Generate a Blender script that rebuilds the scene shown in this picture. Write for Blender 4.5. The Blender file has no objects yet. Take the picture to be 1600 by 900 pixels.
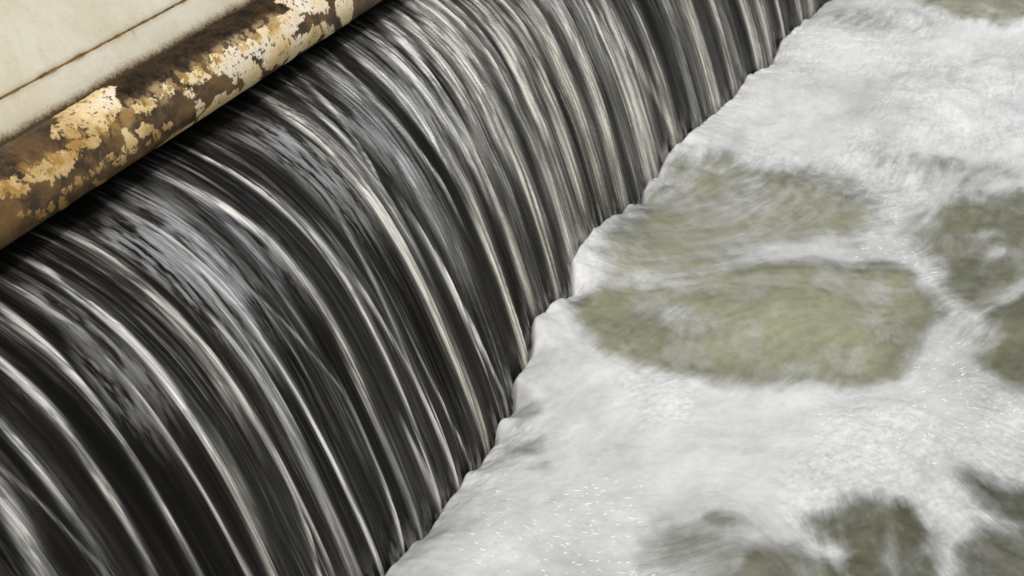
import bpy, math
import numpy as np

# ------------------------------------------------------------------ camera, light, exposure
scene = bpy.context.scene
R = math.radians
COL = scene.collection

cam_data = bpy.data.cameras.new('camera')
cam = bpy.data.objects.new('camera', cam_data)
COL.objects.link(cam)
cam.location = (0.8775, 0.0, 1.5)
cam.rotation_euler = (R(90 - 31.535), 0, R(24.568))
cam_data.sensor_width = 36
cam_data.lens = 49.5
cam_data.clip_start = 0.05
cam_data.clip_end = 500
cam_data.dof.use_dof = True
cam_data.dof.focus_distance = 2.25
cam_data.dof.aperture_fstop = 9.0
scene.camera = cam

SUN_EL, SUN_AZ = R(56), R(150)          # azimuth measured from +Y towards +X
world = bpy.data.worlds.new('World')
scene.world = world
world.use_nodes = True
wn = world.node_tree
wn.nodes.clear()
sky = wn.nodes.new('ShaderNodeTexSky')
sky.sky_type = 'NISHITA'
sky.sun_disc = False
sky.sun_elevation = SUN_EL
sky.sun_rotation = SUN_AZ
sky.air_density = 1.0
sky.dust_density = 4.0
sky.ozone_density = 1.0
hsv = wn.nodes.new('ShaderNodeHueSaturation')
hsv.inputs['Saturation'].default_value = 0.35      # thin white overcast
bg = wn.nodes.new('ShaderNodeBackground')
bg.inputs['Strength'].default_value = 0.13
wo = wn.nodes.new('ShaderNodeOutputWorld')
wn.links.new(sky.outputs[0], hsv.inputs['Color'])
wn.links.new(hsv.outputs[0], bg.inputs['Color'])
wn.links.new(bg.outputs[0], wo.inputs['Surface'])

sun_data = bpy.data.lights.new('sun', 'SUN')
sun_data.energy = 2.0
sun_data.angle = R(4)
sun_data.color = (1.0, 0.965, 0.91)
sun = bpy.data.objects.new('sun', sun_data)
COL.objects.link(sun)
sun.rotation_euler = (R(90) - SUN_EL, 0, R(180) - SUN_AZ)

scene.view_settings.view_transform = 'Standard'
scene.view_settings.look = 'None'
scene.view_settings.exposure = -0.3
scene.view_settings.gamma = 1.0
scene.view_settings.use_curve_mapping = False
scene.cycles.max_bounces = 6
scene.cycles.diffuse_bounces = 3
scene.cycles.glossy_bounces = 3
scene.cycles.transparent_max_bounces = 8
scene.cycles.use_denoising = True

# ------------------------------------------------------------------ measured layout (metres)
# x = away from the weir over the pool, y = along the weir, z = up; the pool lies at z = 0
STRANDS = [
    ([(0.122,1.4031),(0.162,1.4081),(0.237,1.3934),(0.314,1.3948),(0.403,1.4061),(0.467,1.3986),(0.621,1.4073),(0.725,1.4103),(0.851,1.4084)],0.0061,0.8,0,0.1),
    ([(0.295,1.3864),(0.353,1.3809),(0.415,1.3729),(0.487,1.369),(0.51,1.3685)],0.0034,0.6,0,0),
    ([(0.374,1.348),(0.414,1.3487),(0.464,1.3493),(0.5,1.3518)],0.0035,0.8,0,0),
    ([(0.369,1.3009),(0.413,1.3017),(0.461,1.3018)],0.0046,0.45,0.4,0),
    ([(0.168,1.512),(0.261,1.528),(0.339,1.531),(0.414,1.537),(0.484,1.5459),(0.541,1.5336),(0.611,1.5353)],0.0052,0.62,0.3,0),
    ([(0.349,1.4416),(0.423,1.4435),(0.5,1.4769),(0.574,1.4869)],0.0028,0.3,0,0.3),
    ([(0.187,1.5907),(0.296,1.6071),(0.373,1.622),(0.439,1.6318),(0.499,1.6185),(0.579,1.6104),(0.654,1.6043),(0.698,1.5976),(0.753,1.5979),(0.849,1.6071),(0.891,1.6153)],0.007,0.72,0,0.2),
    ([(0.456,1.6285),(0.522,1.6394),(0.592,1.6564),(0.686,1.655)],0.0042,0.45,0.3,0),
    ([(0.364,1.6907),(0.429,1.6834),(0.515,1.6661),(0.589,1.6653),(0.67,1.6605)],0.0034,0.5,0,0),
    ([(0.507,1.6933),(0.582,1.6922),(0.661,1.6963),(0.712,1.6997),(0.792,1.7093),(0.863,1.7163)],0.0032,0.5,0,0),
    ([(0.089,1.8209),(0.143,1.8208),(0.189,1.8218),(0.274,1.7877),(0.319,1.7558),(0.391,1.7666),(0.48,1.7897),(0.564,1.7941),(0.599,1.7771),(0.687,1.7791),(0.767,1.7812),(0.832,1.7695)],0.0164,0.66,0.4,0),
    ([(0.463,1.8436),(0.542,1.8441),(0.631,1.8484),(0.722,1.8711),(0.812,1.8729)],0.0077,0.62,0,0.1),
    ([(0.631,1.8484),(0.726,1.8434),(0.803,1.8452),(0.872,1.8557)],0.0046,0.5,0,0),
    ([(0.564,1.9969),(0.638,1.9977),(0.729,1.9934)],0.0076,0.6,0.4,0),
    ([(0.159,1.5116),(0.226,1.5085),(0.283,1.4984),(0.338,1.4966),(0.399,1.4883)],0.0062,0.5,-1,1),
    ([(0.098,1.4528),(0.166,1.4643),(0.262,1.4348),(0.349,1.4166),(0.419,1.4047)],0.0097,0.42,-0.8,0.6),
    ([(0.13,1.2241),(0.203,1.2225),(0.274,1.2215),(0.329,1.2125),(0.393,1.2108),(0.419,1.2131),(0.487,1.2066)],0.0042,0.8,-0.1,0.2),
    ([(0.117,1.1465),(0.167,1.1358),(0.229,1.1205),(0.285,1.1156),(0.315,1.1126),(0.361,1.115),(0.391,1.1048),(0.465,1.0974),(0.522,1.0968),(0.591,1.091)],0.0042,0.65,0.1,0.1),
    ([(0.198,1.0541),(0.24,1.0523),(0.279,1.0459),(0.305,1.0507),(0.397,1.0382),(0.474,1.032),(0.564,1.0245)],0.0053,0.74,0.3,0),
    ([(0.158,1.176),(0.237,1.1763),(0.291,1.1649),(0.359,1.1689),(0.441,1.1635),(0.539,1.1672),(0.615,1.1668),(0.679,1.1615)],0.0031,0.58,0.3,0),
    ([(0.143,1.2977),(0.231,1.3071),(0.297,1.2947),(0.359,1.2821),(0.45,1.2834)],0.005,0.42,0.6,0.3),
    ([(0.298,0.9896),(0.338,0.9837),(0.376,0.9827)],0.0041,0.6,0,0.3),
    ([(0.325,0.9351),(0.37,0.9172),(0.405,0.9106),(0.471,0.8966)],0.0093,0.45,0.1,0),
    ([(0.342,0.9447),(0.42,0.96),(0.492,0.9622)],0.002,0.3,0,0),
    ([(0.485,1.209),(0.566,1.2052),(0.627,1.2068),(0.709,1.1981)],0.005,0.5,0.2,0),
    ([(0.387,1.2994),(0.456,1.3027),(0.556,1.3094),(0.667,1.3097),(0.795,1.3054)],0.0058,0.48,0.2,0),
    ([(0.425,1.3591),(0.517,1.3636),(0.612,1.3528),(0.701,1.3562),(0.83,1.3598)],0.004,0.4,0,0),
    ([(0.452,1.291),(0.512,1.2996),(0.586,1.3036),(0.666,1.2994),(0.754,1.2857)],0.0059,0.48,0.2,0),
    ([(0.488,1.3523),(0.58,1.3511),(0.664,1.3454),(0.751,1.3445),(0.802,1.3459)],0.0076,0.5,0.1,0),
    ([(0.614,1.4961),(0.646,1.4949),(0.728,1.4889),(0.811,1.4842),(0.865,1.4764)],0.0047,0.66,0.1,0),
    ([(0.597,1.5281),(0.691,1.5295),(0.773,1.5294),(0.867,1.5265),(0.888,1.5337)],0.0057,0.55,0.1,0),
    ([(0.676,1.6556),(0.767,1.6596),(0.872,1.6692)],0.0032,0.75,0,0),
    ([(0.702,1.6712),(0.783,1.6707),(0.862,1.6667)],0.0024,0.6,0,0),
    ([(0.735,1.5429),(0.82,1.5393),(0.876,1.5392)],0.0091,0.5,0,0),
    ([(0.533,1.2172),(0.597,1.2134),(0.682,1.1989)],0.008,0.4,0,0),
    ([(0.761,1.5922),(0.841,1.59),(0.883,1.6041)],0.0073,0.55,0,0),
    ([(0.12,1.8892),(0.205,1.8605),(0.28,1.8308),(0.351,1.8186),(0.399,1.8117),(0.477,1.8068)],0.007,0.66,0,0.1),
    ([(0.129,1.9186),(0.195,1.9024),(0.285,1.8564),(0.364,1.8276)],0.0036,0.72,-0.2,0.5),
    ([(0.107,1.9951),(0.194,1.958),(0.295,1.925),(0.366,1.8961),(0.43,1.8879),(0.533,1.8989)],0.0293,0.44,-0.7,0.8),
    ([(0.131,2.0306),(0.206,1.9938),(0.275,1.9836),(0.352,1.9577),(0.428,1.9662)],0.0066,0.6,0,0.3),
    ([(0.132,2.085),(0.22,2.0431),(0.271,2.0342),(0.334,2.0137),(0.395,2.0229),(0.468,2.0144)],0.0111,0.78,0,0.2),
    ([(0.147,2.1561),(0.226,2.1237),(0.292,2.0916),(0.371,2.0864),(0.451,2.0665)],0.0087,0.75,0,0.2),
    ([(0.109,2.2397),(0.189,2.1885),(0.261,2.1497),(0.34,2.1222),(0.373,2.1087)],0.0097,0.88,0,0.2),
    ([(0.11,2.3013),(0.219,2.2221),(0.291,2.191),(0.373,2.1673),(0.471,2.1456),(0.523,2.1321)],0.0113,0.72,0.2,0),
    ([(0.11,2.351),(0.226,2.2673),(0.315,2.2367),(0.392,2.2276),(0.475,2.2121),(0.552,2.1938),(0.621,2.1944)],0.0208,0.72,0.3,0.2),
    ([(0.148,2.3965),(0.279,2.3478),(0.371,2.3303),(0.468,2.2952),(0.55,2.2822)],0.0196,0.62,0.3,0.3),
    ([(0.209,2.4579),(0.337,2.3817),(0.418,2.359),(0.526,2.3269),(0.605,2.3082),(0.687,2.2755),(0.737,2.2658)],0.0217,0.62,0.3,0),
    ([(0.24,2.5225),(0.344,2.4565),(0.436,2.434),(0.538,2.4162)],0.0166,0.62,0.4,0),
    ([(0.296,2.5785),(0.41,2.5107),(0.501,2.4786)],0.0137,0.5,0.7,0),
    ([(0.315,2.6721),(0.418,2.6286)],0.0116,0.7,0,0),
    ([(0.418,2.0983),(0.499,2.0881),(0.578,2.0786),(0.7,2.0617),(0.757,2.0628)],0.0125,0.62,0.4,0),
    ([(0.472,2.2062),(0.532,2.2049),(0.621,2.1944),(0.735,2.1761),(0.768,2.1705)],0.0213,0.5,0.6,0),
    ([(0.385,2.0206),(0.473,2.0247),(0.554,2.0064),(0.645,1.9919),(0.718,1.9933)],0.0099,0.55,0.5,0),
    ([(0.582,1.9969),(0.663,1.994),(0.721,1.9912)],0.0057,0.7,0.2,0),
    ([(0.286,2.5061),(0.368,2.4495),(0.466,2.4163),(0.563,2.3906),(0.662,2.3714)],0.0172,0.6,0.3,0),
    ([(0.3,2.5724),(0.407,2.5151),(0.538,2.4912),(0.679,2.4778)],0.0158,0.5,0.4,0),
    ([(0.315,2.6721),(0.431,2.6222),(0.545,2.5851),(0.62,2.5663),(0.707,2.5475)],0.0217,0.6,0.3,0),
    ([(0.351,2.7553),(0.415,2.7243),(0.47,2.7086)],0.0143,0.6,-0.1,0),
    ([(0.397,2.7867),(0.528,2.7468),(0.635,2.7365),(0.771,2.7082)],0.0285,0.55,0.2,0.1),
    ([(0.565,2.7558),(0.653,2.7325),(0.771,2.7082)],0.0222,0.55,0,0),
    ([(0.491,2.8164),(0.644,2.8325),(0.771,2.9025)],0.0171,0.4,0.1,0.1),
    ([(0.432,2.9484),(0.595,2.9227),(0.708,2.9129),(0.767,2.9056)],0.0163,0.5,0.1,0),
    ([(0.478,3.0758),(0.616,3.0737),(0.787,3.0249)],0.0156,0.48,0.1,0),
    ([(0.52,3.2135),(0.65,3.1786),(0.771,3.1817),(0.824,3.1912)],0.0371,0.68,0.3,0),
    ([(0.569,3.3456),(0.713,3.3334),(0.81,3.3217)],0.0164,0.5,0,0),
    ([(0.59,3.3899),(0.724,3.3934),(0.806,3.3969)],0.0106,0.5,0,0),
    ([(0.629,3.5417),(0.73,3.5348),(0.839,3.5438)],0.0295,0.88,0,0),
    ([(0.671,3.6496),(0.803,3.6689)],0.0341,0.36,0,0),
    ([(0.717,3.7855),(0.81,3.7888)],0.0156,0.6,0,0),
    ([(0.779,3.968),(0.853,3.9829)],0.0267,0.6,0,0),
    ([(0.816,4.0778),(0.877,4.0901)],0.0292,0.6,0,0),
]
CONTACT = [(1.413,-0.034),(1.467,-0.033),(1.533,-0.058),(1.607,-0.045),(1.664,-0.053),(1.683,-0.039),(1.73,-0.06),(1.739,-0.056),(1.817,-0.058),(1.817,-0.016),(1.867,-0.038),(1.894,-0.039),(1.905,0.009),(1.983,0.009),(2.016,0.023),(2.022,0.063),(2.13,0.053),(2.202,0.029),(2.227,0.046),(2.245,0.084),(2.313,0.097),(2.411,0.088),(2.505,0.067),(2.617,0.033),(2.647,0.061),(2.713,0.05),(2.818,0.071),(2.968,0.057),(3.125,0.034),(3.248,0.02),(3.423,0.026),(3.608,-0.022),(3.723,0.006),(3.89,-0.005),(4.176,-0.041),(4.336,-0.063)]
HOLES = [
    ([(0.022,2.152),(0.076,2.09),(0.142,2.056),(0.211,2.058),(0.295,2.069),(0.375,2.088),(0.473,2.124),(0.579,2.173),(0.635,2.211),(0.649,2.258),(0.648,2.327),(0.637,2.383),(0.666,2.426),(0.671,2.5),(0.64,2.566),(0.587,2.605),(0.521,2.609),(0.439,2.557),(0.354,2.518),(0.261,2.462),(0.173,2.352),(0.122,2.267),(0.054,2.231)],1.0,0.0196,0.15),
    ([(-0.008,2.425),(0.008,2.478),(0.005,2.585),(0.048,2.72),(0.015,2.773),(0.048,2.86),(0.111,2.907),(0.193,2.89),(0.255,2.943),(0.32,2.984),(0.372,2.954),(0.427,2.876),(0.479,2.802),(0.451,2.68),(0.354,2.621),(0.273,2.563),(0.199,2.485),(0.209,2.41),(0.15,2.341),(0.062,2.282),(0.019,2.337)],0.82,0.0388,0.2),
    ([(0.548,2.77),(0.553,2.852),(0.607,2.942),(0.679,3.018),(0.755,3.077),(0.89,3.121),(0.923,2.764),(0.806,2.683),(0.766,2.61),(0.742,2.519),(0.717,2.521),(0.667,2.592),(0.637,2.691),(0.593,2.715)],0.98,0.0299,0.6),
    ([(0.763,2.503),(0.785,2.565),(0.859,2.665),(0.935,2.634),(0.969,2.273),(0.858,2.282),(0.809,2.309),(0.778,2.363),(0.79,2.441)],1.05,0.0242,0.7),
    ([(0.305,4.245),(0.419,4.137),(0.548,4.128),(0.655,4.28),(0.658,4.764),(0.237,4.503)],0.95,0.0241,0.2),
    ([(0.491,3.099),(0.523,3.169),(0.579,3.187),(0.605,3.125),(0.558,3.057)],0.5,0.0246,0.2),
    ([(0.596,1.772),(0.628,1.819),(0.683,1.851),(0.74,1.849),(0.775,1.811),(0.798,1.758),(0.826,1.65),(0.692,1.589),(0.673,1.669),(0.638,1.733)],1.0,0.0207,0.85),
    ([(0.381,1.648),(0.441,1.692),(0.49,1.706),(0.49,1.673),(0.537,1.654),(0.576,1.696),(0.64,1.685),(0.684,1.585),(0.529,1.514),(0.478,1.58),(0.397,1.574)],0.7,0.0297,0.6),
    ([(0.44,1.695),(0.461,1.715),(0.481,1.702),(0.479,1.673),(0.455,1.665)],0.8,0.0136,0.8),
    ([(0.798,1.986),(0.857,1.976),(0.896,1.987),(0.994,2.006),(1.007,1.869),(0.91,1.88),(0.855,1.905)],1.0,0.0221,0.95),
    ([(0.826,1.786),(0.857,1.841),(0.91,1.881),(1.006,1.884),(1.019,1.738),(0.839,1.655)],0.95,0.0221,0.9),
    ([(0.069,1.764),(0.08,1.785),(0.108,1.79),(0.116,1.766),(0.083,1.751)],0.6,0.0116,0.7),
    ([(0.131,1.719),(0.139,1.732),(0.156,1.726),(0.148,1.711)],0.5,0.0085,0.6),
    ([(0.042,1.849),(0.045,1.876),(0.067,1.861),(0.062,1.838)],0.5,0.0119,0.7),
    ([(-0.029,2.461),(-0.017,2.506),(0.022,2.499),(0.011,2.434)],0.5,0.0179,0.7),
    ([(0.01,2.361),(0.14,2.449),(0.275,2.555),(0.293,2.448),(0.166,2.295),(0.07,2.225)],0.65,0.0381,0.15),
    ([(0.072,2.347),(0.149,2.424),(0.209,2.41),(0.205,2.34),(0.124,2.263),(0.061,2.247)],0.55,0.0343,0.15),
    ([(0.51,1.639),(0.549,1.684),(0.596,1.7),(0.649,1.689),(0.684,1.667),(0.701,1.593),(0.512,1.506)],0.85,0.0213,0.8),
    ([(0.593,1.758),(0.613,1.795),(0.648,1.821),(0.668,1.779),(0.634,1.75)],0.8,0.0165,0.9),
    ([(-0.236,3.908),(-0.139,3.982),(0.251,4.131),(0.392,4.079),(0.283,3.974),(0.004,3.959)],0.25,0.0512,0.3),
    ([(0.425,3.124),(0.521,3.094),(0.681,3.204),(0.745,3.16),(0.62,3.033),(0.487,2.972)],0.3,0.0413,0.3),
    ([(0.669,2.512),(0.719,2.509),(0.764,2.454),(0.767,2.358),(0.719,2.433)],0.35,0.0347,0.3),
]
VEILS = [
    (0.386,2.6054,0.1847,0.0844,-0.0081,0.0321,0.6),
    (0.158,2.3182,0.129,0.059,-0.0098,0.028,0.55),
    (0.1153,2.2853,0.0701,0.032,-0.0084,0.023,0.4),
    (0.2007,2.2335,0.0513,0.0234,-0.0215,0.0624,0.45),
    (0.1501,2.6835,0.0774,0.0354,-0.0145,0.046,0.2),
    (0.3152,2.4171,0.189,0.0864,-0.0099,0.034,0.18),
    (0.537,2.5321,0.0261,0.0119,-0.012,0.0558,0.4),
    (0.7065,2.8365,0.0377,0.0173,-0.0035,0.0233,0.45),
    (0.7451,2.7548,0.0245,0.0112,-0.004,0.0277,0.4),
    (0.5514,2.4065,0.0206,0.0094,-0.0051,0.0233,0.3),
    (0.4545,2.1468,0.0645,0.0295,-0.0076,0.0283,0.25),
    (0.5503,2.8664,0.0516,0.0236,-0.0361,0.1883,0.5),
    (0.202,2.807,0.0331,0.0151,-0.0269,0.0926,0.3),
    (0.638,1.7131,0.0291,0.0133,-0.0043,0.0175,0.7),
    (0.7387,1.7305,0.0126,0.0058,-0.012,0.059,0.25),
    (0.5611,1.7138,0.0276,0.0126,-0.0049,0.0177,0.4),
    (-0.0395,2.3242,0.0481,0.022,-0.0403,0.098,0.5),
]
MURK = [
    (0.1387,2.1676,0.0789,0.0361,-0.0283,0.0759,0.35),
    (0.3225,2.0977,0.097,0.0443,-0.0115,0.036,0.3),
    (0.4909,2.1455,0.1175,0.0537,-0.0062,0.0241,0.35),
    (0.6244,2.2933,0.0274,0.0125,-0.0156,0.0769,0.2),
    (0.089,2.6883,0.0455,0.0208,-0.0135,0.0406,0.25),
    (0.2918,2.9175,0.0807,0.0369,-0.0115,0.0447,0.2),
    (0.6825,2.6543,0.1083,0.0495,-0.0133,0.0806,0.2),
    (0.6543,2.4536,0.0343,0.0157,-0.0088,0.0477,0.2),
    (0.4148,2.2939,0.124,0.0567,-0.0245,0.0908,-0.2),
    (0.0044,2.4309,0.0308,0.0141,-0.0137,0.0356,0.4),
]
FLOW = [(0.07,1.905,0.278,0.961),(0.131,2.068,0.202,0.979),(0.282,2.184,0.164,0.987),(0.405,2.193,0.02,1.0),(0.525,2.202,-0.142,0.99),(0.248,1.923,0.793,0.609),(0.46,1.999,0.909,0.416),(0.673,2.056,1.0,-0.025),(0.78,2.065,0.893,-0.449),(0.86,1.953,0.697,-0.717),(0.767,1.841,0.532,-0.847),(0.674,1.799,0.564,-0.826),(0.642,1.718,0.465,-0.886),(0.526,1.765,0.837,-0.548),(0.412,1.784,0.958,0.287),(0.219,1.696,0.909,0.416),(0.149,1.593,0.986,0.166),(0.148,1.476,0.998,0.059),(0.455,1.649,0.624,0.781),(0.679,2.318,0.095,0.995),(0.593,2.327,-0.071,0.997),(0.816,2.182,0.937,-0.35),(0.115,2.482,0.624,0.782),(0.189,2.701,0.334,0.943),(0.287,2.88,-0.177,0.984),(0.067,2.85,-0.153,0.988),(0.271,3.251,-0.2,0.98),(0.529,3.585,-0.131,0.991),(0.071,3.376,-0.204,0.979),(0.582,2.848,0.204,0.979),(0.71,2.907,0.405,0.914),(0.687,2.628,0.573,0.82),(0.797,2.396,0.276,0.961),(0.513,2.521,0.967,-0.253),(0.349,2.392,0.832,0.555),(0.098,2.332,0.909,0.416)]
PAINT = [
    ([(1.66,0.622),(1.682,0.905),(1.71,0.862),(1.729,0.827),(1.76,0.749),(1.78,0.729),(1.803,0.609),(1.81,0.835),(1.83,0.8),(1.835,0.563),(1.843,0.822),(1.865,0.854),(1.887,0.834),(1.916,0.844),(1.932,0.588),(1.924,0.443),(1.899,0.433),(1.896,0.248),(1.876,0.218),(1.88,0.067),(1.9,0.042),(1.928,-0.117),(1.942,0.087),(1.962,-0.016),(1.975,-0.39),(1.958,-0.631),(1.905,-0.557),(1.897,-0.944),(1.871,-0.714),(1.877,-0.288),(1.867,-0.403),(1.855,-0.607),(1.827,-0.377),(1.819,-0.509),(1.795,-0.314),(1.786,0.0),(1.792,0.121),(1.772,0.248),(1.758,0.264),(1.764,0.03),(1.745,0.018),(1.721,0.086),(1.694,0.172),(1.683,0.364),(1.669,0.364),(1.665,0.509)],1),
    ([(1.72,-0.021),(1.741,-0.014),(1.754,0.097),(1.768,0.043),(1.782,-0.22),(1.793,-0.712),(1.784,-0.942),(1.76,-0.94),(1.748,-0.941),(1.733,-0.516),(1.74,-0.386),(1.726,-0.109)],1),
    ([(1.624,-0.51),(1.641,-0.382),(1.659,-0.185),(1.677,-0.194),(1.688,-0.464),(1.708,-0.396),(1.72,-0.453),(1.738,-0.944),(1.709,-0.944),(1.682,-0.943),(1.663,-0.942),(1.626,-0.585)],0.9),
    ([(1.603,0.034),(1.612,-0.069),(1.621,-0.104),(1.622,-0.353),(1.612,-0.45),(1.605,-0.175)],1),
    ([(1.713,-0.051),(1.711,-0.117),(1.708,-0.134),(1.704,-0.092),(1.702,-0.016),(1.703,0.058),(1.706,0.097),(1.709,0.086),(1.712,0.029)],1),
    ([(1.897,1.346),(1.922,1.272),(1.998,0.772),(2.004,0.33),(1.987,0.221),(1.974,0.429),(1.953,0.432),(1.936,0.585),(1.92,0.841),(1.905,1.158)],0.8),
    ([(1.971,0.071),(1.979,-0.059),(1.988,-0.346),(2.006,-0.233),(2.042,-0.944),(1.996,-0.615),(1.975,-0.209)],1),
    ([(1.595,0.75),(1.615,0.808),(1.641,0.862),(1.652,0.445),(1.625,0.443),(1.608,0.522)],0.7),
    ([(1.48,0.806),(1.51,0.851),(1.528,0.741),(1.521,0.556),(1.496,0.48),(1.478,0.66)],0.6),
    ([(1.552,0.839),(1.572,0.803),(1.567,0.596),(1.547,0.587),(1.536,0.673)],0.5),
    ([(1.609,0.25),(1.605,0.227),(1.597,0.255),(1.589,0.32),(1.585,0.39),(1.587,0.434),(1.593,0.432),(1.601,0.385),(1.608,0.313)],0.6),
    ([(2.034,0.539),(2.078,0.274),(2.078,-0.267),(2.091,-0.942),(2.06,-0.723),(2.021,0.084)],1),
    ([(1.973,0.05),(2.003,-0.347),(2.035,-0.942),(2.0,-0.76)],0.9),
    ([(1.375,1.635),(1.395,1.571),(1.422,1.719),(1.453,1.594),(1.475,1.408),(1.463,0.961),(1.443,0.874),(1.431,0.768),(1.419,0.752),(1.407,0.58),(1.393,0.694),(1.383,0.819),(1.383,1.064),(1.382,1.182),(1.372,1.075),(1.365,0.869),(1.352,0.927),(1.347,1.103),(1.358,1.342)],0.85),
    ([(1.331,1.26),(1.355,1.527),(1.353,1.349),(1.333,1.12)],0.7),
    ([(1.336,0.842),(1.354,0.836),(1.362,0.728),(1.377,0.711),(1.396,0.592),(1.386,0.448),(1.374,0.477),(1.357,0.649),(1.343,0.624)],0.9),
    ([(1.245,0.735),(1.264,0.837),(1.281,0.79),(1.303,0.821),(1.321,0.773),(1.336,0.645),(1.345,0.497),(1.332,0.457),(1.323,0.287),(1.309,0.263),(1.289,0.428),(1.285,0.253),(1.278,0.276),(1.276,0.43),(1.256,0.495),(1.248,0.638)],1),
    ([(1.195,0.916),(1.207,0.874),(1.216,0.864),(1.231,0.833),(1.243,0.684),(1.244,0.456),(1.236,0.36),(1.227,0.464),(1.22,0.395),(1.212,0.457),(1.215,0.611),(1.211,0.722),(1.196,0.673),(1.184,0.713)],1),
    ([(1.44,0.499),(1.444,0.32),(1.455,0.059),(1.454,-0.313),(1.445,-0.272),(1.44,-0.001),(1.435,0.213)],1),
    ([(1.46,0.242),(1.477,0.31),(1.496,0.147),(1.497,-0.002),(1.478,-0.009),(1.462,0.082)],1),
    ([(1.523,-0.804),(1.536,-0.658),(1.55,-0.591),(1.602,-0.658),(1.613,-0.943),(1.58,-0.943),(1.547,-0.943)],0.8),
    ([(1.625,-0.944),(1.618,-0.561),(1.646,-0.576),(1.662,-0.944),(1.646,-0.942)],0.8),
    ([(1.504,-0.169),(1.503,-0.212),(1.5,-0.216),(1.497,-0.181),(1.495,-0.124),(1.495,-0.074),(1.497,-0.052),(1.5,-0.066),(1.503,-0.112)],0.95),
    ([(1.511,-0.329),(1.51,-0.39),(1.508,-0.401),(1.504,-0.356),(1.502,-0.283),(1.501,-0.219),(1.503,-0.188),(1.506,-0.202),(1.509,-0.255)],0.95),
    ([(1.486,-0.308),(1.486,-0.342),(1.484,-0.343),(1.481,-0.31),(1.479,-0.262),(1.479,-0.222),(1.48,-0.206),(1.483,-0.22),(1.485,-0.26)],0.95),
    ([(1.53,-0.147),(1.529,-0.186),(1.525,-0.183),(1.521,-0.14),(1.518,-0.08),(1.519,-0.031),(1.521,-0.014),(1.525,-0.036),(1.529,-0.087)],0.95),
    ([(1.541,-0.164),(1.54,-0.207),(1.537,-0.212),(1.534,-0.176),(1.532,-0.119),(1.532,-0.068),(1.534,-0.046),(1.538,-0.06),(1.54,-0.106)],0.95),
    ([(1.434,-0.054),(1.432,-0.077),(1.429,-0.073),(1.427,-0.044),(1.425,-0.004),(1.425,0.027),(1.428,0.036),(1.43,0.02),(1.433,-0.016)],0.95),
    ([(1.405,-0.085),(1.402,-0.128),(1.397,-0.116),(1.391,-0.058),(1.388,0.017),(1.389,0.073),(1.393,0.087),(1.399,0.054),(1.403,-0.013)],0.95),
    ([(1.385,-0.109),(1.383,-0.156),(1.379,-0.156),(1.375,-0.107),(1.373,-0.038),(1.373,0.02),(1.377,0.042),(1.381,0.019),(1.384,-0.039)],0.95),
    ([(1.434,-0.378),(1.433,-0.465),(1.426,-0.448),(1.416,-0.343),(1.411,-0.219),(1.411,-0.13),(1.416,-0.105),(1.423,-0.15),(1.43,-0.252)],0.95),
    ([(1.37,-0.156),(1.369,-0.196),(1.366,-0.199),(1.363,-0.164),(1.362,-0.11),(1.362,-0.063),(1.364,-0.043),(1.367,-0.058),(1.369,-0.102)],0.95),
    ([(1.413,-0.31),(1.412,-0.335),(1.409,-0.33),(1.406,-0.296),(1.404,-0.252),(1.404,-0.219),(1.406,-0.209),(1.409,-0.228),(1.411,-0.267)],0.95),
    ([(1.334,-0.158),(1.333,-0.213),(1.329,-0.218),(1.325,-0.17),(1.323,-0.096),(1.324,-0.032),(1.327,-0.005),(1.33,-0.024),(1.333,-0.084)],0.95),
    ([(1.348,-0.165),(1.347,-0.192),(1.345,-0.193),(1.343,-0.168),(1.342,-0.129),(1.342,-0.096),(1.344,-0.082),(1.346,-0.094),(1.347,-0.126)],0.95),
    ([(1.359,-0.109),(1.358,-0.131),(1.356,-0.132),(1.355,-0.112),(1.354,-0.08),(1.354,-0.053),(1.355,-0.041),(1.357,-0.051),(1.358,-0.077)],0.95),
    ([(1.302,-0.152),(1.301,-0.182),(1.298,-0.18),(1.296,-0.146),(1.294,-0.099),(1.294,-0.06),(1.296,-0.047),(1.299,-0.064),(1.301,-0.105)],0.95),
    ([(1.313,-0.156),(1.312,-0.196),(1.31,-0.204),(1.308,-0.174),(1.307,-0.124),(1.307,-0.077),(1.309,-0.054),(1.311,-0.065),(1.313,-0.104)],0.95),
    ([(1.217,-0.05),(1.215,-0.075),(1.213,-0.073),(1.211,-0.046),(1.21,-0.006),(1.21,0.027),(1.212,0.038),(1.214,0.024),(1.216,-0.011)],0.95),
    ([(1.228,-0.071),(1.227,-0.09),(1.225,-0.089),(1.223,-0.068),(1.222,-0.037),(1.223,-0.012),(1.224,-0.003),(1.226,-0.014),(1.227,-0.041)],0.95),
    ([(1.262,-0.452),(1.261,-0.538),(1.255,-0.515),(1.247,-0.405),(1.241,-0.284),(1.241,-0.2),(1.245,-0.178),(1.252,-0.224),(1.258,-0.327)],0.95),
    ([(1.277,-0.395),(1.277,-0.474),(1.274,-0.489),(1.27,-0.429),(1.267,-0.335),(1.266,-0.256),(1.268,-0.219),(1.272,-0.236),(1.275,-0.302)],0.95),
    ([(1.309,-0.631),(1.318,-0.944),(1.313,-0.944),(1.296,-0.657),(1.287,-0.437),(1.285,-0.297),(1.289,-0.245),(1.296,-0.287),(1.303,-0.418)],0.95),
    ([(1.404,-0.943),(1.4,-0.942),(1.393,-0.943),(1.374,-0.682),(1.362,-0.491),(1.361,-0.415),(1.367,-0.438),(1.38,-0.563),(1.402,-0.913)],0.95),
    ([(1.204,0.67),(1.2,0.613),(1.197,0.597),(1.195,0.629),(1.196,0.694),(1.2,0.762),(1.204,0.802),(1.207,0.793),(1.207,0.741)],0.95),
]
# ------------------------------------------------------------------ numpy helpers
def smooth(a, b, x):
    t = np.clip((x - a) / (b - a), 0, 1)
    return t * t * (3 - 2 * t)

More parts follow.
